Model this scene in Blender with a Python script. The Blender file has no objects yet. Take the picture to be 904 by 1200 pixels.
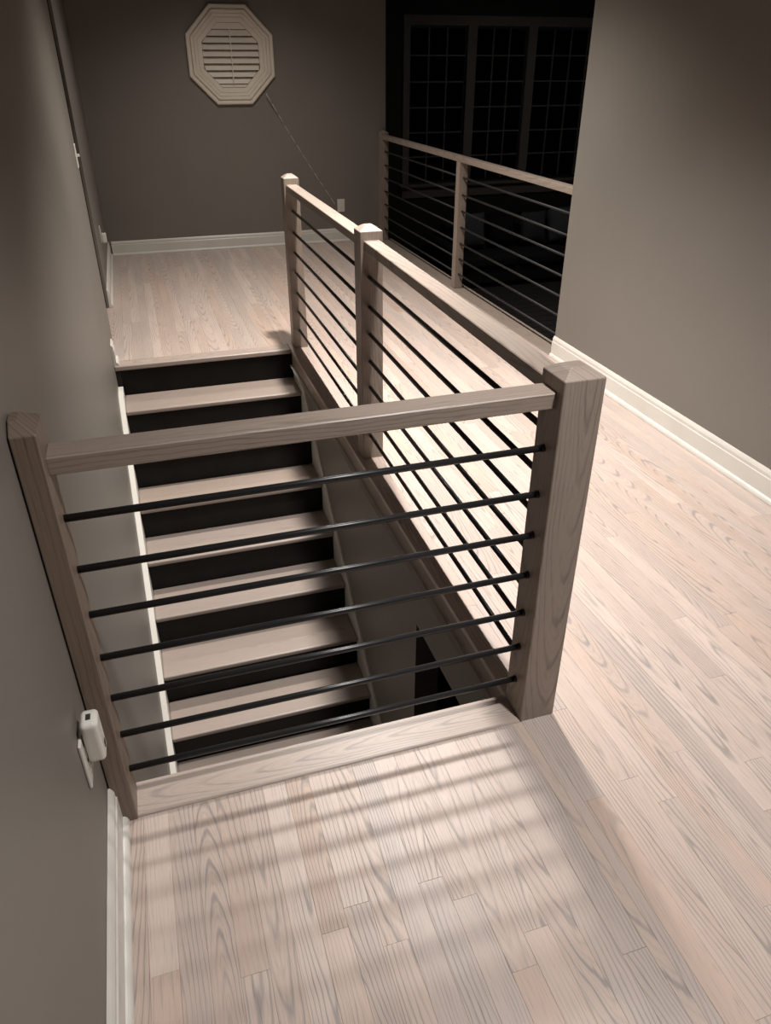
import bpy, bmesh, math, random
from mathutils import Vector, Matrix
random.seed(7)
S = bpy.context.scene
COL = S.collection

# ------------------------------------------------------------------ camera
cam_d = bpy.data.cameras.new('camera'); cam = bpy.data.objects.new('camera', cam_d); COL.objects.link(cam)
cam_d.sensor_fit = 'HORIZONTAL'; cam_d.sensor_width = 36.0; cam_d.lens = 874.865 / 904 * 36.0
cam_d.clip_start = 0.02; cam_d.clip_end = 100
CR = Vector((0.954142, -0.299354, 0.000129)); CU = Vector((0.154810, 0.493800, 0.855684)); CF = Vector((0.256217, 0.816424, -0.517498))
m = Matrix((CR, CU, -CF)).transposed().to_4x4(); m.translation = Vector((0.272927, -1.300450, 1.579545))
cam.matrix_world = m
S.camera = cam

# ------------------------------------------------------------------ world, exposure
w = bpy.data.worlds.new('world'); S.world = w; w.use_nodes = True
w.node_tree.nodes['Background'].inputs[0].default_value = (0.30, 0.36, 0.5, 1)
w.node_tree.nodes['Background'].inputs[1].default_value = 0.004
S.view_settings.view_transform = 'Standard'; S.view_settings.look = 'None'
S.view_settings.exposure = 0.0; S.view_settings.gamma = 1.0; S.view_settings.use_curve_mapping = False

# ------------------------------------------------------------------ ceiling downlights and one added fill lamp
H_CEIL = 2.80
def add_spot(x, y, power, angle=118, blend=1.0, radius=0.06, z=H_CEIL - 0.03, color=(1.0, 0.955, 0.905)):
    d = bpy.data.lights.new('downlight_or_fill', 'SPOT'); d.energy = power; d.color = color
    d.spot_size = math.radians(angle); d.spot_blend = blend; d.shadow_soft_size = radius
    o = bpy.data.objects.new('downlight_or_fill', d); COL.objects.link(o); o.location = (x, y, z)
add_spot(1.28, 1.40, 450, 90, radius=0.07)
add_spot(1.33, 2.85, 490, 118, color=(1.0, 0.94, 0.865))
add_spot(1.25, 4.85, 150, 132, color=(1.0, 0.935, 0.855))
add_spot(1.34, -0.75, 265, 120, color=(1.0, 0.97, 0.94))
add_spot(5.40, 6.60, 60, 150, 1.0, 0.3, 3.55)          # added unseen fill lamp, brightens the dark sunken room

# ------------------------------------------------------------------ materials
def new_mat(name):
    mt = bpy.data.materials.new(name); mt.use_nodes = True
    nt = mt.node_tree; b = nt.nodes['Principled BSDF']
    return mt, nt, b
class NT:
    def __init__(s, nt): s.nt = nt
    def n(s, t, **kw):
        x = s.nt.nodes.new(t)
        for k, v in kw.items(): setattr(x, k, v)
        return x
    def put(s, sock, v):
        if hasattr(v, 'is_output') or isinstance(v, bpy.types.NodeSocket): s.nt.links.new(v, sock)
        else: sock.default_value = v
    def math(s, op, a, b=0.0, c=None, clamp=False):
        x = s.n('ShaderNodeMath', operation=op, use_clamp=clamp); s.put(x.inputs[0], a); s.put(x.inputs[1], b)
        if c is not None: s.put(x.inputs[2], c)
        return x.outputs[0]
    def mix(s, f, a, b, blend='MIX'):
        x = s.n('ShaderNodeMix', data_type='RGBA', blend_type=blend); s.put(x.inputs[0], f); s.put(x.inputs[6], a); s.put(x.inputs[7], b)
        return x.outputs[2]
    def comb(s, x_, y_, z_):
        x = s.n('ShaderNodeCombineXYZ'); s.put(x.inputs[0], x_); s.put(x.inputs[1], y_); s.put(x.inputs[2], z_); return x.outputs[0]
    def noise(s, vec, scale, detail=2.0, rough=0.5):
        x = s.n('ShaderNodeTexNoise'); s.put(x.inputs['Vector'], vec); x.inputs['Scale'].default_value = scale
        x.inputs['Detail'].default_value = detail; x.inputs['Roughness'].default_value = rough; return x.outputs['Fac']
    def ramp(s, f, lo, hi):
        x = s.n('ShaderNodeMapRange', clamp=True); x.interpolation_type = 'SMOOTHSTEP'
        s.put(x.inputs[0], f); x.inputs[1].default_value = lo; x.inputs[2].default_value = hi; return x.outputs[0]
def C4(c): return (c[0], c[1], c[2], 1.0)

def wood(name, axis, light, mid, dark, line=0.6, rough=0.4, tone=0.35, pitch=0.0085, contrast=1.0):
    """plain-sawn oak: nested cathedral rings along `axis`, pores, per-piece tone"""
    mt, nt, b = new_mat(name); N = NT(nt)
    tc = N.n('ShaderNodeTexCoord'); sp = N.n('ShaderNodeSeparateXYZ'); nt.links.new(tc.outputs['Object'], sp.inputs[0])
    o = {'X': sp.outputs[0], 'Y': sp.outputs[1], 'Z': sp.outputs[2]}
    l = o[axis]; wv, tv = [o[k] for k in 'XYZ' if k != axis]
    if axis == 'X': wv, tv = o['Y'], o['Z']
    oi = N.n('ShaderNodeObjectInfo'); rnd = oi.outputs['Random']
    wn = N.n('ShaderNodeTexWhiteNoise', noise_dimensions='1D'); N.put(wn.inputs['W'], N.math('MULTIPLY', rnd, 917.3))
    sc = N.n('ShaderNodeSeparateColor'); nt.links.new(wn.outputs['Color'], sc.inputs[0])
    r1, r2, r3 = sc.outputs[0], sc.outputs[1], sc.outputs[2]
    seed = N.math('MULTIPLY', rnd, 63.0)
    w2 = N.math('ADD', wv, N.math('MULTIPLY', tv, 0.9))
    n1 = N.noise(N.comb(N.math('MULTIPLY', w2, 9.0), N.math('MULTIPLY', l, 2.6), seed), 1.0, 3.0)
    n1c = N.math('SUBTRACT', n1, 0.5)
    a = N.math('ADD', N.math('ADD', w2, N.math('MULTIPLY', N.math('SUBTRACT', r1, 0.5), 0.10)), N.math('MULTIPLY', n1c, 0.035))
    bb = N.math('MULTIPLY', N.math('ADD', l, N.math('MULTIPLY', N.math('SUBTRACT', r2, 0.5), 1.4)), N.math('MULTIPLY_ADD', r3, 0.06, 0.03))
    d = N.math('SQRT', N.math('ADD', N.math('MULTIPLY', a, a), N.math('MULTIPLY', bb, bb)))
    n2 = N.noise(N.comb(N.math('MULTIPLY', w2, 60.0), N.math('MULTIPLY', l, 14.0), seed), 1.0, 2.0)
    kk = N.math('MULTIPLY_ADD', N.math('FRACT', N.math('MULTIPLY', rnd, 37.7)), 0.7, 0.65)
    ph = N.math('MULTIPLY_ADD', N.math('MULTIPLY', d, kk), 2 * math.pi / pitch, N.math('MULTIPLY', n2, 2.6))
    s = N.math('MULTIPLY_ADD', N.math('SINE', ph), 0.5, 0.5)
    ph2 = N.math('MULTIPLY_ADD', N.math('MULTIPLY', d, kk), 2 * math.pi / pitch * 3.1, N.math('MULTIPLY', n2, 5.0))
    s2 = N.math('POWER', N.math('MULTIPLY_ADD', N.math('SINE', ph2), 0.5, 0.5), 3.0)
    ring = N.math('ADD', N.math('POWER', s, 7.0), N.math('MULTIPLY', s2, 0.28), clamp=True)
    pores = N.ramp(N.noise(N.comb(N.math('MULTIPLY', w2, 520.0), N.math('MULTIPLY', l, 16.0), seed), 1.0, 2.0), 0.50, 0.74)
    fade = N.ramp(N.noise(N.comb(N.math('MULTIPLY', w2, 14.0), N.math('MULTIPLY', l, 1.6), N.math('ADD', seed, 9.0)), 1.0, 2.0), 0.30, 0.62)
    lines = N.math('MULTIPLY', N.math('MULTIPLY', ring, fade), line * contrast)
    lines = N.math('ADD', lines, N.math('MULTIPLY', pores, 0.30 * contrast), clamp=True)
    base = N.mix(N.math('MULTIPLY_ADD', n1, 0.7, -0.05, clamp=True), C4(light), C4(mid))
    base = N.mix(N.math('MULTIPLY', r3, tone), base, C4(mid))
    r4 = N.math('FRACT', N.math('MULTIPLY', rnd, 71.3))
    base = N.mix(N.math('MULTIPLY', N.math('POWER', r4, 3.0), tone * 0.7), base, C4((mid[0] * 1.08, mid[1] * 0.90, mid[2] * 0.74)))
    gray = N.mix(0.42, C4(light), C4(dark))
    base = N.mix(N.math('MULTIPLY', N.math('POWER', r1, 2.0), tone * 1.0), base, gray)
    colr = N.mix(lines, base, C4(dark))
    nt.links.new(colr, b.inputs['Base Color'])
    b.inputs['Roughness'].default_value = rough
    N.put(b.inputs['Roughness'], N.math('MULTIPLY_ADD', lines, 0.12, rough))
    bp = N.n('ShaderNodeBump'); bp.inputs['Strength'].default_value = 0.10; bp.inputs['Distance'].default_value = 0.002
    nt.links.new(N.math('SUBTRACT', 1.0, lines), bp.inputs['Height']); nt.links.new(bp.outputs[0], b.inputs['Normal'])
    return mt

def paint(name, c, rough=0.55, var=0.06, bump=0.05, scale=3.0, spec=0.4):
    mt, nt, b = new_mat(name); N = NT(nt)
    tc = N.n('ShaderNodeTexCoord')
    n = N.noise(tc.outputs['Object'], scale, 4.0)
    c2 = tuple(v * (1 - var * 2) for v in c)
    nt.links.new(N.mix(N.ramp(n, 0.3, 0.7), C4(c), C4(c2)), b.inputs['Base Color'])
    b.inputs['Roughness'].default_value = rough; b.inputs['Specular IOR Level'].default_value = spec
    if bump:
        bp = N.n('ShaderNodeBump'); bp.inputs['Strength'].default_value = bump; bp.inputs['Distance'].default_value = 0.002
        nt.links.new(N.noise(tc.outputs['Object'], 260.0, 2.0), bp.inputs['Height']); nt.links.new(bp.outputs[0], b.inputs['Normal'])
    return mt

FL = dict(light=(0.62, 0.515, 0.46), mid=(0.455, 0.35, 0.295), dark=(0.19, 0.178, 0.178))
M_floor = wood('whitewashed_oak_boards', 'Y', rough=0.36, line=0.64, tone=0.6, **FL)
M_floorX = wood('whitewashed_oak_boards_cross', 'X', rough=0.36, line=0.6, tone=0.4, light=(0.46, 0.38, 0.335), mid=(0.36, 0.28, 0.235), dark=(0.18, 0.165, 0.16))
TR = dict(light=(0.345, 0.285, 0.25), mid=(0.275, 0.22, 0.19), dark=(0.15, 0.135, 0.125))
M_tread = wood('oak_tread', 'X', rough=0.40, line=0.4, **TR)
RL = dict(light=(0.32, 0.262, 0.222), mid=(0.225, 0.173, 0.140), dark=(0.10, 0.078, 0.064))
M_railX = wood('stained_oak_rail_cross', 'X', rough=0.42, line=0.5, tone=0.2, pitch=0.011, **RL)
M_railY = wood('stained_oak_rail_long', 'Y', rough=0.42, line=0.5, tone=0.2, pitch=0.011, **RL)
M_post = wood('stained_oak_post', 'Z', rough=0.42, line=0.5, tone=0.2, pitch=0.011, **RL)
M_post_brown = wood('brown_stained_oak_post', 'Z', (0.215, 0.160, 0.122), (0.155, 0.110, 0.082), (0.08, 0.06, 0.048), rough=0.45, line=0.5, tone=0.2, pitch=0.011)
M_wall = paint('taupe_wall_paint', (0.183, 0.166, 0.147), 0.5, 0.02)
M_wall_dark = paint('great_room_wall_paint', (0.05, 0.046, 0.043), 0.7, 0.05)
M_ceil = paint('taupe_ceiling_paint', (0.20, 0.18, 0.16), 0.8)
M_trim = paint('white_trim_paint', (0.66, 0.63, 0.58), 0.35, 0.04, 0.0)
M_plastic = paint('white_plastic', (0.68, 0.65, 0.60), 0.3, 0.02, 0.0)
M_slot = paint('dark_slot', (0.03, 0.028, 0.026), 0.5, 0.0, 0.0)
M_shut = paint('shutter_paint', (0.72, 0.65, 0.56), 0.4, 0.03, 0.0)
M_black = paint('black_rod_metal', (0.015, 0.015, 0.016), 0.30, 0.1, 0.0)
M_black2 = paint('matte_black_rod_metal', (0.012, 0.0115, 0.0115), 0.55, 0.1, 0.0)
M_riser = paint('black_riser_paint', (0.007, 0.0062, 0.006), 0.5, 0.3, 0.15, 8.0, 0.25)
M_added_strip = paint('added_black_strip', (0.01, 0.009, 0.008), 0.8, 0.0, 0.0)  # black for the added strip at the doorway jamb
M_sub = paint('subfloor', (0.06, 0.05, 0.045), 0.9, 0.05, 0.0)
M_fascia = wood('stained_oak_fascia', 'Y', rough=0.45, line=0.3, tone=0.2, **RL)
M_cord = paint('grey_cable', (0.46, 0.41, 0.36), 0.5, 0.0, 0.0)
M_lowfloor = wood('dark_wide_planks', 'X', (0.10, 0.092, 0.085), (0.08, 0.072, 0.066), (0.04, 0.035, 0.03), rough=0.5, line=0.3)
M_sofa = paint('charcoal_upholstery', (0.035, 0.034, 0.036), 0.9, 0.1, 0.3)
M_pil = [paint('grey_pillow_fabric', (0.18, 0.18, 0.195), 0.9, 0.1, 0.3), paint('black_pillow_fabric', (0.02, 0.02, 0.022), 0.9, 0.1, 0.3),
         paint('slate_pillow_fabric', (0.11, 0.117, 0.13), 0.9, 0.1, 0.3)]
M_winframe = paint('window_casing_paint', (0.27, 0.235, 0.215), 0.5, 0.04, 0.0)
M_munt = paint('window_bar_paint', (0.20, 0.19, 0.18), 0.5, 0.0, 0.0)
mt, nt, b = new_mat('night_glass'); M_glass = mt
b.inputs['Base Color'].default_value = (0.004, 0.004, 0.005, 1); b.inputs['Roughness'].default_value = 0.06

# ------------------------------------------------------------------ builders
WP = {}
def link(o, parent, world):
    COL.objects.link(o); world = Vector(world); WP[o.name] = world
    if parent is not None:
        o.parent = parent; o.location = world - WP[parent.name]
    else: o.location = world
    return o
def empty(name, loc, label=None, cat=None, group=None, kind=None):
    o = bpy.data.objects.new(name, None); o.empty_display_size = 0.05
    link(o, None, loc); tag(o, label, cat, group, kind); return o
def tag(o, label=None, cat=None, group=None, kind=None):
    if label: o['label'] = label
    if cat: o['category'] = cat
    if group: o['group'] = group
    if kind: o['kind'] = kind
    return o
def mobj(name, bm, mat, parent=None, origin=None, smooth=False):
    if origin is None:
        lo = Vector((1e9,) * 3); hi = -lo
        for v in bm.verts:
            for i in range(3): lo[i] = min(lo[i], v.co[i]); hi[i] = max(hi[i], v.co[i])
        origin = (lo + hi) / 2
    origin = Vector(origin)
    for v in bm.verts: v.co -= origin
    bmesh.ops.recalc_face_normals(bm, faces=bm.faces)
    me = bpy.data.meshes.new(name); bm.to_mesh(me); bm.free(); me.materials.append(mat)
    if smooth:
        for p in me.polygons: p.use_smooth = True
    return link(bpy.data.objects.new(name, me), parent, origin)
def add_box(bm, x0, x1, y0, y1, z0, z1, bev=0.0, seg=1):
    r = bmesh.ops.create_cube(bm, size=1.0); vs = r['verts']
    for v in vs:
        v.co = Vector(((x0 + x1) / 2 + v.co.x * (x1 - x0), (y0 + y1) / 2 + v.co.y * (y1 - y0), (z0 + z1) / 2 + v.co.z * (z1 - z0)))
    if bev:
        es = list({e for v in vs for e in v.link_edges})
        bmesh.ops.bevel(bm, geom=es, offset=bev, segments=seg, affect='EDGES', profile=0.5)
def box(name, x0, x1, y0, y1, z0, z1, mat, parent=None, bev=0.0, seg=1, origin=None):
    bm = bmesh.new(); add_box(bm, x0, x1, y0, y1, z0, z1, bev, seg); return mobj(name, bm, mat, parent, origin)
def boxes(name, lst, mat, parent=None):
    bm = bmesh.new()
    for t in lst: add_box(bm, *t)
    return mobj(name, bm, mat, parent)
def add_prism(bm, pts, d):
    """closed polygon pts (3d) extruded by vector d"""
    d = Vector(d); a = [bm.verts.new(p) for p in pts]; c = [bm.verts.new(Vector(p) + d) for p in pts]; n = len(pts)
    bm.faces.new(a[::-1]); bm.faces.new(c)
    for i in range(n): bm.faces.new((a[i], a[(i + 1) % n], c[(i + 1) % n], c[i]))
def prism(name, pts, d, mat, parent=None):
    bm = bmesh.new(); add_prism(bm, pts, d); return mobj(name, bm, mat, parent)
def add_tube(bm, a, b, r, n=12, r2=None):
    a = Vector(a); b = Vector(b); ax = (b - a).normalized(); r2 = r if r2 is None else r2
    u = ax.orthogonal().normalized(); v = ax.cross(u)
    ra = [bm.verts.new(a + (u * math.cos(2 * math.pi * i / n) + v * math.sin(2 * math.pi * i / n)) * r) for i in range(n)]
    rb = [bm.verts.new(b + (u * math.cos(2 * math.pi * i / n) + v * math.sin(2 * math.pi * i / n)) * r2) for i in range(n)]
    bm.faces.new(ra[::-1]); bm.faces.new(rb)
    for i in range(n):
        f = bm.faces.new((ra[i], ra[(i + 1) % n], rb[(i + 1) % n], rb[i])); f.smooth = True
def tube(name, a, b, r, mat, parent=None, n=12):
    bm = bmesh.new(); add_tube(bm, a, b, r, n); return mobj(name, bm, mat, parent)
def struct(o): o['kind'] = 'structure'; return o

# ------------------------------------------------------------------ shell
XR = 2.618; YB = 6.43; XE = 1.08           # right wall face, back wall face, stairwell floor edge
struct(box('wall_left', -0.12, 0.0, -2.4, 3.66, -2.56, H_CEIL, M_wall))
struct(box('wall_left_far', -0.15, -0.03, 4.62, YB, -0.3, H_CEIL, M_wall))
struct(box('wall_left_header', -0.12, -0.0, 3.66, 4.62, 2.1, H_CEIL, M_wall))
struct(box('added_dark_strip_1', -0.075, -0.047, 4.605, 4.62, 0.0, 2.1, M_added_strip))  # added strip, there only to draw a thin dark line at the jamb
struct(box('wall_back', -0.15, 2.70, YB, YB + 0.12, -0.3, H_CEIL, M_wall))
struct(box('wall_right', XR, XR + 0.13, -2.4, 2.68, -0.3, H_CEIL, M_wall))
struct(box('wall_front', -0.12, XR + 0.13, -2.52, -2.4, -0.3, H_CEIL, M_wall))
struct(box('ceiling', -0.15, XR + 0.13, -2.52, YB + 0.12, H_CEIL, H_CEIL + 0.1, M_ceil))
# stairwell
ws = struct(boxes('wall_stairwell', [(1.095, 1.20, 0.90, 3.39, -2.56, -0.30), (1.095, 1.20, -1.2, 0.90, -0.37, -0.30), (1.095, 1.20, 0.105, 3.298, -0.30, -0.02)], M_wall))
struct(box('wall_stairwell_end', -0.12, 1.2, 3.42, 3.5, -2.56, -0.3, M_wall))
struct(box('floor_lower_hall', -0.12, 2.70, -1.6, 3.42, -2.66, -2.56, M_sub))

# ------------------------------------------------------------------ floor and its boards
floor = struct(boxes('floor', [(0.0, XE + 0.022, -2.4, 0.09, -0.30, -0.021), (0.0, XE + 0.022, 3.33, YB, -0.30, -0.021), (-0.15, 0.0, 3.66, YB, -0.30, -0.021),
                        (XE + 0.022, XR + 0.13, -2.4, YB, -0.30, -0.021)], M_sub))
def plank_mesh(wd, ln, th=0.02, c=0.0005):
    x, y = wd / 2, ln / 2
    v = [(-x, -y, -th / 2), (x, -y, -th / 2), (x, y, -th / 2), (-x, y, -th / 2), (-x, -y, th / 2 - c), (x, -y, th / 2 - c), (x, y, th / 2 - c), (-x, y, th / 2 - c),
         (-x + c, -y + c, th / 2), (x - c, -y + c, th / 2), (x - c, y - c, th / 2), (-x + c, y - c, th / 2)]
    f = [(3, 2, 1, 0)] + [(i, (i + 1) % 4, 4 + (i + 1) % 4, 4 + i) for i in range(4)] + [(4 + i, 4 + (i + 1) % 4, 8 + (i + 1) % 4, 8 + i) for i in range(4)] + [(8, 9, 10, 11)]
    return v, f
PW = 0.0583; G = 0.00012; NP = [0]; rest_v = []; rest_f = []
def plank(x0, x1, y0, y1, z=0.0, mat=None, parent=None):
    v, f = plank_mesh(x1 - x0 - 2 * G, y1 - y0 - 2 * G)
    cx, cy = (x0 + x1) / 2, (y0 + y1) / 2
    dz = random.uniform(-0.0004, 0.0)
    if y1 < -1.05 and parent is floor:
        k = len(rest_v); rest_v.extend([(a + cx, b_ + cy, c + z - 0.01 + dz) for a, b_, c in v]); rest_f.extend([tuple(i + k for i in q) for q in f]); return
    me = bpy.data.meshes.new('plank'); me.from_pydata(v, [], f); me.materials.append(mat)
    link(bpy.data.objects.new('plank', me), parent, (cx, cy, z - 0.01 + dz)); NP[0] += 1
def row(x0, x1, ya, yb, lo, hi):
    y = ya + random.uniform(-0.0, 0.0); first = True
    while y < yb - 1e-6:
        L = random.uniform(lo, hi) * (random.uniform(0.25, 1.0) if first else 1.0); first = False
        e = y + L
        if yb - e < 0.3: e = yb
        plank(x0, x1, y, min(e, yb), 0.0, M_floor, floor); y = e
edges = [0.0] + [0.06 + PW * k for k in range(18)] + [XE + 0.0]
edges = [e for e in edges if e < XE - 0.01] + [XE]
for a, b_ in zip(edges[:-1], edges[1:]):
    ys = -random.uniform(1.1, 1.5); row(a, b_, ys, -0.001, 0.5, 1.0)
    plank(a, b_, -2.4, ys, 0.0, M_floor, floor)
    row(a, b_, 3.392, YB, 1.0, 2.2)
for k in range(3): row(-0.15 + k * 0.05, -0.15 + (k + 1) * 0.05, 3.66, YB, 1.4, 2.8)
e2 = [XE] + [0.06 + PW * k for k in range(18, 45)]
e2 = [e for e in e2 if e < 2.585] + [2.60]
for a, b_ in zip(e2[:-1], e2[1:]):
    ys = -random.uniform(1.1, 1.6); plank(a, b_, -2.4, ys, 0.0, M_floor, floor)
    row(a, b_, ys, YB, 0.7, 1.9)
row(2.60, XR + 0.0, -2.4, 2.68, 1.0, 2.5)
me = bpy.data.meshes.new('plank_field'); me.from_pydata(rest_v, [], rest_f); me.materials.append(M_floor)
link(bpy.data.objects.new('plank_field', me), floor, (0, 0, 0))['kind'] = 'stuff'
# nosing boards round the openings
def nosing(name, x0, x1, y0, y1, z0, z1, mat, r=0.008): return box(name, x0, x1, y0, y1, z0, z1, mat, floor, r, 3)
bm = bmesh.new(); add_box(bm, 0.0, XE - 0.004, 0.0, 0.108, -0.026, 0.0005, 0.0015, 1); mobj('nosing_board', bm, M_floorX, floor)
bm = bmesh.new(); add_box(bm, 0.0, XE + 0.0, 3.290, 3.3915, -0.030, 0.0006, 0.007, 3); mobj('nosing_board', bm, M_floorX, floor)
bm = bmesh.new(); add_box(bm, 2.6005, 2.755, 2.6805, YB, -0.030, 0.0006, 0.004, 2); mobj('nosing_board', bm, M_fascia, floor)
box('fascia', 1.082, 1.0945, 0.110, 3.288, -0.100, -0.0205, M_fascia, floor)
prism('ledge_molding', [(1.062, 0.11, -0.100), (1.0945, 0.11, -0.100), (1.0945, 0.11, -0.125), (1.076, 0.11, -0.125)], (0, 3.178, 0), M_trim, floor)

# ------------------------------------------------------------------ baseboards with shoe moulding
def baseboard(name, p0, p1, nrm, h=0.128, th=0.016):
    """runs p0->p1 (xy) on the wall, nrm points into the room"""
    p0 = Vector((*p0, 0)); p1 = Vector((*p1, 0)); n = Vector((*nrm, 0)); d = p1 - p0
    pr = [(0.0008, 0.001), (th, 0.001), (th, h - 0.034), (th - 0.003, h - 0.030), (th - 0.003, h - 0.016), (th - 0.007, h - 0.006), (th - 0.011, h), (0.0008, h)]
    b = struct(prism(name, [p0 + n * a + Vector((0, 0, z)) for a, z in pr], d, M_trim))
    sh = [(th, 0.001)] + [(th + 0.013 * math.cos(t), 0.001 + 0.021 * math.sin(t)) for t in [i * math.pi / 10 for i in range(6)]]
    prism('shoe_molding', [p0 + n * a + Vector((0, 0, z)) for a, z in sh], d, M_trim, b)
    return b
baseboard('baseboard_left', (0, -2.4), (0, -0.006), (1, 0))
baseboard('baseboard_left_landing', (0, 3.30), (0, 3.44), (1, 0))
baseboard('baseboard_left_far', (-0.03, 4.62), (-0.03, YB), (1, 0))
baseboard('baseboard_back', (0.0, YB), (2.605, YB), (0, -1))
baseboard('baseboard_right', (XR, 2.68), (XR, -2.4), (-1, 0))

# ------------------------------------------------------------------ staircase
RISE, GO, Y0 = 0.1971, 0.2491, 3.298
st = empty('staircase', (0.55, 1.9, -2.56), 'straight staircase with pale oak treads and black risers descending below the railing', 'staircase')
XS0, XS1 = 0.03, 1.086
for i in range(1, 12):
    z = -RISE * i; yn = Y0 - GO * i
    bm = bmesh.new(); add_box(bm, XS0, XS1, yn, yn + GO + 0.028, z - 0.028, z, 0.009, 3); mobj('tread', bm, M_tread, st)
for i in range(0, 12):
    z = -RISE * i - (0.030 if i == 0 else 0.028); yn = Y0 - GO * i + 0.028
    box('riser', XS0, XS1, yn, yn + 0.018, -RISE * (i + 1) + 0.0005, z - 0.0005, M_riser, st)
def skirt(x0, x1, up):
    s = RISE / GO; ya, yb = 3.285, 0.45
    za = -(Y0 - ya) * s; zb = -(Y0 - yb) * s
    pts = [(x0, ya, min(za + up, -0.032)), (x0, ya, -0.34), (x0, yb, zb - 0.34), (x0, yb, zb + up)]
    if za + up > -0.032:
        yc = Y0 - (up + 0.032) / s
        pts = [(x0, ya, -0.126), (x0, ya, -0.34), (x0, yb, zb - 0.34), (x0, yb, zb + up), (x0, Y0 - (up + 0.126) / s, -0.126)]
    return prism('skirt_board', pts, (x1 - x0, 0, 0), M_trim, st)
skirt(0.001, 0.030, 0.012)
skirt(1.0862, 1.0948, 0.09)

# ------------------------------------------------------------------ railings
RZ = [0.112, 0.229, 0.346, 0.467, 0.586, 0.702, 0.823]
def post(x0, x1, y0, y1, h, parent, half=False, cap=0.020, mat=None):
    bm = bmesh.new(); c = 0.0022
    cx, cy = (x0 + x1) / 2, (y0 + y1) / 2; fw = 0.30
    def ring(z, ins):
        a0, a1, b0, b1 = x0 + ins, x1 - ins, y0 + ins, y1 - ins
        if half: a0 = x0
        k = c
        pts = [(a0 + k, b0), (a1 - k, b0), (a1, b0 + k), (a1, b1 - k), (a1 - k, b1), (a0 + k, b1), (a0, b1 - k), (a0, b0 + k)]
        return [bm.verts.new((x, y, z)) for x, y in pts]
    W = (y1 - y0)
    rs = [ring(0.0, 0), ring(h - 0.001, 0), ring(h + 0.001, 0.001), ring(h + cap * 0.72, W * 0.22), ring(h + cap, W * 0.33 if not half else W * 0.30)]
    for a, b_ in zip(rs[:-1], rs[1:]):
        for i in range(8): bm.faces.new((a[i], a[(i + 1) % 8], b_[(i + 1) % 8], b_[i]))
    bm.faces.new(rs[0][::-1]); bm.faces.new(rs[-1])
    return mobj('newel_post', bm, mat or M_post, parent)
def rail(a, b, wd, z0, z1, mat, parent, name='handrail'):
    a = Vector((*a, 0)); b = Vector((*b, 0)); d = b - a; n = Vector((-d.y, d.x, 0)).normalized() * wd / 2; k = 0.0025; u = n.normalized() * k
    up = Vector((0, 0, 1)); P = [a + n + up * (z0 + k), a + n - u + up * z0, a - n + u + up * z0, a - n + up * (z0 + k), a - n + up * (z1 - k), a - n + u + up * z1, a + n - u + up * z1, a + n + up * (z1 - k)]
    return prism(name, P, d, mat, parent)
def rods(a, b, parent, collar=False, r=0.008, zs=RZ, mat=None):
    a = Vector((*a, 0)); b = Vector((*b, 0)); d = (b - a).normalized()
    for z in zs:
        up = Vector((0, 0, z)); o = tube('rod', a + up, b + up, r, mat or M_black, parent)
        if collar:
            for p, s in ((b, -1),):
                bm = bmesh.new(); add_tube(bm, p + up + d * s * 0.0003, p + up + d * s * 0.007, 0.0098, 12); mobj('rod_collar', bm, M_black, o)
rg = empty('stair_railing', (0.6, 0.05, 0.0), 'brown stained oak railing with black horizontal rods guarding the stairwell', 'railing')
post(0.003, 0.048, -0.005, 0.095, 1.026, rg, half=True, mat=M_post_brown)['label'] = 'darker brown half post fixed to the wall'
post(1.0768, 1.1773, 0.0, 0.100, 1.000, rg)
post(1.1011, 1.1953, 1.6745, 1.769, 1.000, rg)
post(1.1049, 1.1943, 3.3043, 3.393, 1.000, rg)
rail((0.0485, 0.059), (1.0765, 0.059), 0.0645, 0.930, 0.9675, M_railX, rg)
rail((1.1315, 0.1005), (1.1485, 1.674), 0.0645, 0.930, 0.9675, M_railY, rg)
rail((1.1485, 1.7695), (1.1498, 3.304), 0.0640, 0.930, 0.9675, M_railY, rg)
rods((0.0482, 0.055), (1.0766, 0.055), rg, True)
rods((1.1285, 0.1002), (1.1380, 1.6743), rg)
rods((1.1430, 1.7692), (1.1480, 3.3041), rg)
lr = empty('loft_railing', (2.665, 4.5, 0.0), 'dim oak railing with dark rods along the loft edge overlooking the dark room', 'railing')
XL = 2.665
post(XL - 0.045, XL + 0.035, YB - 0.092, YB - 0.001, 0.985, lr)
bm = bmesh.new(); add_box(bm, XL - 0.034, XL + 0.034, 4.36, 4.428, 0.0008, 0.9295, 0.002, 1); mobj('baluster_post', bm, M_post, lr)
rail((XL, 2.6805), (XL, YB - 0.0925), 0.062, 0.930, 0.9675, M_railY, lr)
rods((XL, 2.6803), (XL, 4.3597), lr, False, 0.0075, RZ, M_black2)
rods((XL, 4.4283), (XL, YB - 0.0923), lr, False, 0.0075, RZ, M_black2)

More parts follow.
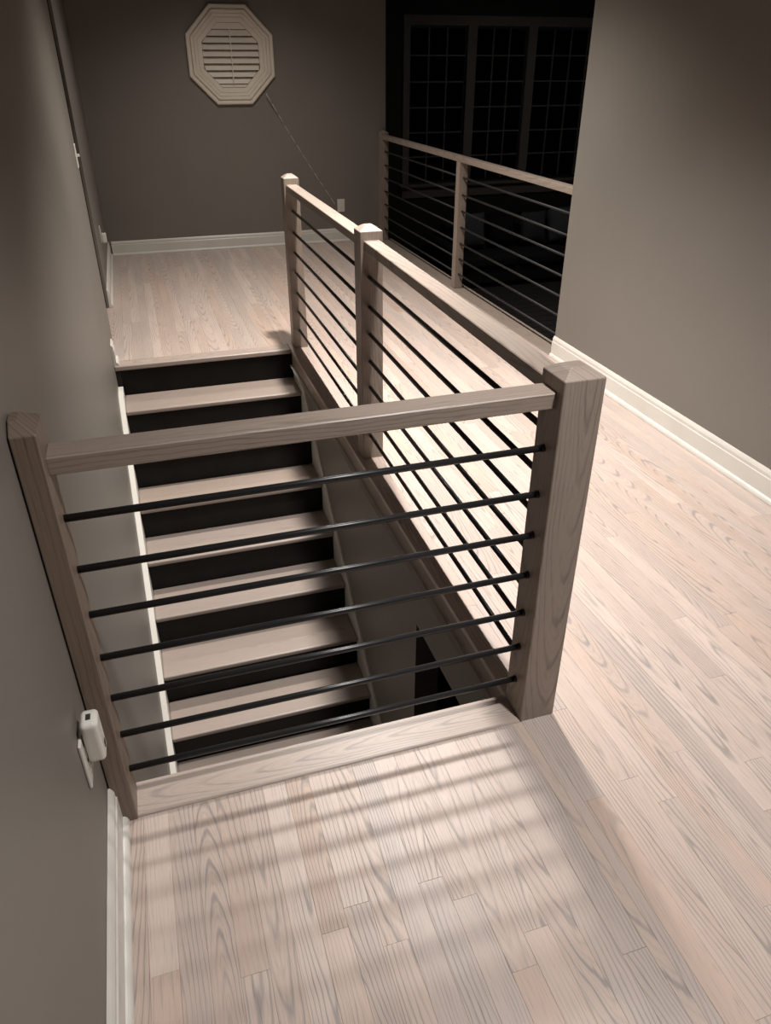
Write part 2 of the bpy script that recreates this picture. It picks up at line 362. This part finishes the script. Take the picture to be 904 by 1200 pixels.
# ------------------------------------------------------------------ octagonal shutter on the back wall
ox, oz = 1.275, 1.616
sh = empty('octagonal_shutter', (ox, YB, oz - 0.375), 'cream octagonal louvred shutter mounted high on the back wall', 'shutter')
def octo(ap, y):
    R = ap / math.cos(math.pi / 8)
    return [Vector((ox + R * math.cos(math.pi / 8 + i * math.pi / 4), y, oz + R * math.sin(math.pi / 8 + i * math.pi / 4))) for i in range(8)]
def octring(name, prof, mat, parent):
    """prof: closed list of (apothem, depth out of wall)"""
    bm = bmesh.new(); L = [[bm.verts.new(p) for p in octo(a, YB - d)] for a, d in prof]; n = len(L)
    for j in range(n):
        for i in range(8): bm.faces.new((L[j][i], L[j][(i + 1) % 8], L[(j + 1) % n][(i + 1) % 8], L[(j + 1) % n][i]))
    return mobj(name, bm, mat, parent)
octring('outer_frame', [(0.375, 0.001), (0.375, 0.026), (0.368, 0.032), (0.345, 0.032), (0.340, 0.026), (0.340, 0.001)], M_shut, sh)
octring('frame_molding', [(0.3395, 0.001), (0.3395, 0.036), (0.333, 0.042), (0.318, 0.042), (0.312, 0.034), (0.312, 0.001)], M_shut, sh)
octring('inner_panel', [(0.3115, 0.001), (0.3115, 0.030), (0.305, 0.034), (0.283, 0.034), (0.281, 0.028), (0.281, 0.001)], M_shut, sh)
octring('shutter_stile', [(0.2805, 0.001), (0.2805, 0.032), (0.244, 0.032), (0.244, 0.001)], M_shut, sh)
bm = bmesh.new(); add_prism(bm, octo(0.2438, YB - 0.001), (0, -0.004, 0)); mobj('backing', bm, M_slot, sh)
AO = 0.2425
def hw(z): return min(AO, AO * math.sqrt(2) - abs(z))
def slab(name, z0, z1, d0, d1, th, parent):
    """louvre between heights z0 (bottom) and z1 (top) relative to centre; d = depth out of wall at bottom/top"""
    bm = bmesh.new(); q = []
    for z, d in ((z0, d0), (z1, d1)):
        h = hw(z) - 0.001
        q.append([bm.verts.new((ox + s * h, YB - dd, oz + z)) for s in (-1, 1) for dd in (d, d - th)])
    (a0, a1, b0, b1), (c0, c1, e0, e1) = q
    for f in ((a0, b0, e0, c0), (a1, c1, e1, b1), (a0, a1, b1, b0), (c0, e0, e1, c1), (a0, c0, c1, a1), (b0, b1, e1, e0)): bm.faces.new(f)
    return mobj(name, bm, M_shut, parent)
slab('top_rail', 0.195, 0.241, 0.028, 0.028, 0.02, sh)
slab('bottom_rail', -0.241, -0.218, 0.028, 0.028, 0.02, sh)
for k in range(8):
    zt = 0.193 - k * 0.0512
    slab('louver', zt - 0.047, zt - 0.002, 0.038, 0.012, 0.007, sh)
box('tilt_rod', ox - 0.005, ox + 0.005, YB - 0.050, YB - 0.0405, oz - 0.215, oz + 0.20, M_shut, sh, 0.002)
# cable running from shutter to outlet
bm = bmesh.new(); pts = []
for i in range(13):
    t = i / 12; x = 1.555 + t * (2.185 - 1.555); z = 1.325 + t * (0.335 - 1.325) - 0.020 * math.sin(math.pi * t)
    pts.append(Vector((x, YB - 0.0055 - 0.040 * max(0.0, 1 - t * 4.0), z)))
for p, q in zip(pts[:-1], pts[1:]): add_tube(bm, p, q, 0.0042, 6)
tag(mobj('cable', bm, M_cord), 'thin grey cable hanging diagonally down the back wall from the octagonal shutter', 'cable')

# ------------------------------------------------------------------ wall plates
def plate(name, c, rt, nr, label, cat, kind='outlet'):
    """c centre on wall surface, rt = unit right, nr = unit normal into room"""
    c = Vector(c); rt = Vector(rt); nr = Vector(nr); up = Vector((0, 0, 1))
    e = empty(name, c, label, cat)
    def bx(nm, u0, u1, v0, v1, n0, n1, mat, par, bev=0.0):
        bm = bmesh.new(); add_box(bm, u0, u1, n0, n1, v0, v1, bev, 2)
        for v in bm.verts: v.co = c + rt * v.co.x + nr * v.co.y + up * v.co.z
        return mobj(nm, bm, mat, par)
    bx('cover_plate', -0.037, 0.037, -0.060, 0.060, 0.0006, 0.007, M_plastic, e, 0.002)
    if kind == 'outlet':
        for s in (-1, 1):
            o = bx('socket', -0.016, 0.016, s * 0.021 - 0.015, s * 0.021 + 0.015, 0.0072, 0.0092, M_plastic, e, 0.0008)
            for t in (-1, 1): bx('slot', t * 0.006 - 0.001, t * 0.006 + 0.001, s * 0.021 - 0.003, s * 0.021 + 0.006, 0.0093, 0.0096, M_slot, o)
        bx('screw', -0.003, 0.003, -0.003, 0.003, 0.0071, 0.0085, M_trim, e)
    else:
        o = bx('switch_surround', -0.012, 0.012, -0.020, 0.020, 0.0072, 0.0085, M_plastic, e)
        bx('toggle', -0.004, 0.004, -0.004, 0.010, 0.0087, 0.022, M_plastic, e, 0.001)
        for s in (-1, 1): bx('screw', -0.003, 0.003, s * 0.045 - 0.003, s * 0.045 + 0.003, 0.0072, 0.0085, M_trim, e)
    return e, bx
plate('wall_outlet', (2.232, YB, 0.342), (1, 0, 0), (0, -1, 0), 'white outlet plate on the back wall beside the cable end', 'outlet')
plate('wall_outlet', (XR, 0.885, 0.440), (0, -1, 0), (-1, 0, 0), 'white outlet plate on the right wall cut by the picture edge', 'outlet')
plate('light_switch', (0.0, 3.53, 1.13), (0, 1, 0), (1, 0, 0), 'white toggle light switch on the left wall near the landing', 'light switch', 'switch')
plate('wall_outlet', (-0.03, 5.30, 0.40), (0, 1, 0), (1, 0, 0), 'white outlet plate on the far left wall beyond the landing', 'outlet')
plate('wall_outlet', (0.0, -0.122, 0.372), (0, 1, 0), (1, 0, 0), 'white outlet plate on the left wall beside the wall post', 'outlet')
def plug_device(name, c, w_, h_, d_, label):
    c = Vector(c); e = empty(name, c, label, 'plug-in device')
    bm = bmesh.new(); add_box(bm, 0.0, d_, -w_ / 2, w_ / 2, -h_ / 2, h_ / 2, min(w_, d_) * 0.28, 4)
    for v in bm.verts: v.co += c
    mobj('housing', bm, M_plastic, e, smooth=False)
    box('sensor_window', c.x + d_ - 0.001, c.x + d_ + 0.0012, c.y - 0.006, c.y + 0.006, c.z - h_ * 0.32, c.z - h_ * 0.16, M_slot, e, 0.0004)
    box('side_vent', c.x + d_ * 0.35, c.x + d_ * 0.62, c.y - 0.008, c.y + 0.008, c.z + h_ / 2 - 0.0005, c.z + h_ / 2 + 0.001, M_slot, e)
    return e
plug_device('plug_in_night_light', (0.0098, -0.118, 0.415), 0.050, 0.105, 0.034, 'rounded white plug-in unit in the outlet beside the wall post')
plug_device('plug_in_adapter', (-0.0202, 5.30, 0.372), 0.045, 0.075, 0.034, 'small white plug-in unit in the outlet on the far left wall')

# ------------------------------------------------------------------ dark sunken room beyond the loft edge
ZG = -1.20; YW = 9.5
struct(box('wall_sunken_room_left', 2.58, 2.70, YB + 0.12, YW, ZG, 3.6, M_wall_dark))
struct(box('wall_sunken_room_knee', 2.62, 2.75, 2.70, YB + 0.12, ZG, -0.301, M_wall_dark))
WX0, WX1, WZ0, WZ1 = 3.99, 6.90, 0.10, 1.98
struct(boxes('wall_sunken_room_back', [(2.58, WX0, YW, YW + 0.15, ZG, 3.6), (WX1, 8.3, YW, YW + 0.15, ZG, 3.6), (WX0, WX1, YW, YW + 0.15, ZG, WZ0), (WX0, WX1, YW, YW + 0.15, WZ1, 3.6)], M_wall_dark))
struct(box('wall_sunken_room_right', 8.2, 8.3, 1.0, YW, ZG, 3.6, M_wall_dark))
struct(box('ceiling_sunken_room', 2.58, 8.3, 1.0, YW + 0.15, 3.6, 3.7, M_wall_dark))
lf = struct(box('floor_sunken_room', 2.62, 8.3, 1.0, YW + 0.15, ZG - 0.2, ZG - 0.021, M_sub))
for k in range(24):
    y0 = 4.7 + k * 0.2
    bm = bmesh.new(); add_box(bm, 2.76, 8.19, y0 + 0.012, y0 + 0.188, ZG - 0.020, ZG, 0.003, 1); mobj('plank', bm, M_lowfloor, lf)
# window of three units, 3 x 6 panes each
wd = struct(empty('window_1', ((WX0 + WX1) / 2, YW, WZ0)))
wd['kind'] = 'structure'
t = 0.075
box('casing', WX0 - 0.09, WX0 + 0.005, YW - 0.022, YW - 0.0005, WZ0 - 0.02, WZ1 + 0.10, M_winframe, wd)
box('casing', WX1 - 0.005, WX1 + 0.09, YW - 0.022, YW - 0.0005, WZ0 - 0.02, WZ1 + 0.10, M_winframe, wd)
box('casing', WX0 + 0.006, WX1 - 0.006, YW - 0.022, YW - 0.0005, WZ1 - 0.01, WZ1 + 0.10, M_winframe, wd)
box('window_sill', WX0 - 0.12, WX1 + 0.12, YW - 0.06, YW - 0.0005, WZ0 - 0.055, WZ0 - 0.022, M_winframe, wd)
box('apron', WX0 - 0.09, WX1 + 0.09, YW - 0.02, YW - 0.0005, WZ0 - 0.20, WZ0 - 0.056, M_winframe, wd)
mul = [(4.80, 4.93), (5.68, 5.81)]
for a, b_ in mul: box('mullion', a, b_, YW - 0.020, YW + 0.06, WZ0, WZ1 - 0.011, M_winframe, wd)
units = [(WX0, 4.80), (4.93, 5.68), (5.81, WX1 - 0.0)]
for a, b_ in units:
    zt = WZ1 - 0.02; nx = 3 if b_ - a < 1.0 else 4; nz = 6
    dx = (b_ - a - 0.04) / nx; dz = (zt - WZ0 - 0.04) / nz; xa = a + 0.02; za = WZ0 + 0.02
    for i in range(1, nx): box('window_bar', xa + i * dx - 0.009, xa + i * dx + 0.009, YW + 0.02, YW + 0.038, za, zt, M_munt, wd)
    for j in range(1, nz): box('window_bar', xa, b_ - 0.02, YW + 0.021, YW + 0.037, za + j * dz - 0.009, za + j * dz + 0.009, M_munt, wd)
    for i in range(nx):
        for j in range(nz): box('pane', xa + i * dx, xa + (i + 1) * dx, YW + 0.04, YW + 0.045, za + j * dz, za + (j + 1) * dz, M_glass, wd)
# sofa and pillows below the window
sf = empty('sofa', (5.7, 9.0, ZG), 'long dark sofa under the window in the dark sunken room', 'sofa')
box('base', 4.45, 7.15, 8.55, 9.40, ZG + 0.06, ZG + 0.28, M_sofa, sf, 0.02, 2)
box('backrest', 4.45, 7.15, 9.18, 9.42, ZG + 0.285, ZG + 0.78, M_sofa, sf, 0.06, 3)
for x in (4.25, 7.155): box('armrest', x, x + 0.195, 8.52, 9.42, ZG + 0.06, ZG + 0.60, M_sofa, sf, 0.05, 3)
for k in range(3): box('seat_cushion', 4.46 + k * 0.9, 4.46 + k * 0.9 + 0.88, 8.50, 9.17, ZG + 0.285, ZG + 0.44, M_sofa, sf, 0.05, 3)
for x in (4.5, 7.05):
    for y in (8.6, 9.3): box('leg', x, x + 0.05, y, y + 0.05, ZG + 0.0005, ZG + 0.0595, M_slot, sf)
def pillow(x, y, z, s, rz, tilt, mat, label):
    bm = bmesh.new(); bmesh.ops.create_grid(bm, x_segments=8, y_segments=8, size=1.0)
    top = list(bm.verts)
    g = bmesh.ops.duplicate(bm, geom=list(bm.verts) + list(bm.edges) + list(bm.faces))
    low = [v for v in g['geom'] if isinstance(v, bmesh.types.BMVert)]
    for vs, sg in ((top, 1), (low, -1)):
        for v in vs:
            u, q = v.co.x, v.co.y; h = ((1 - u * u) * (1 - q * q)) ** 0.42
            pin = 1 - 0.10 * (1 - max(abs(u), abs(q)) ** 2) * 0 - 0.07 * (1 - (u * q) ** 2)
            v.co = Vector((u * pin, q * pin, sg * 0.36 * h)) * (s / 2)
    bmesh.ops.remove_doubles(bm, verts=bm.verts, dist=1e-4)
    o = mobj('throw_pillow', bm, mat, None, (0, 0, 0), True)
    o.location = (x, y, z); o.rotation_euler = (math.radians(90 - tilt), 0, math.radians(rz)); tag(o, label, 'pillow', 'pillows on the dark sofa')
pillow(4.78, 9.02, ZG + 0.69, 0.50, 6, 14, M_pil[0], 'grey throw pillow at the left end of the dark sofa')
pillow(5.275, 9.03, ZG + 0.68, 0.44, -4, 15, M_pil[1], 'black throw pillow second from the left on the dark sofa')
pillow(5.77, 9.02, ZG + 0.69, 0.46, 3, 14, M_pil[2], 'slate throw pillow third from the left on the dark sofa')
pillow(6.26, 9.03, ZG + 0.70, 0.52, -5, 14, M_pil[0], 'grey throw pillow second from the right on the dark sofa')
pillow(6.80, 9.02, ZG + 0.69, 0.50, 7, 15, M_pil[2], 'slate throw pillow at the right end of the dark sofa')
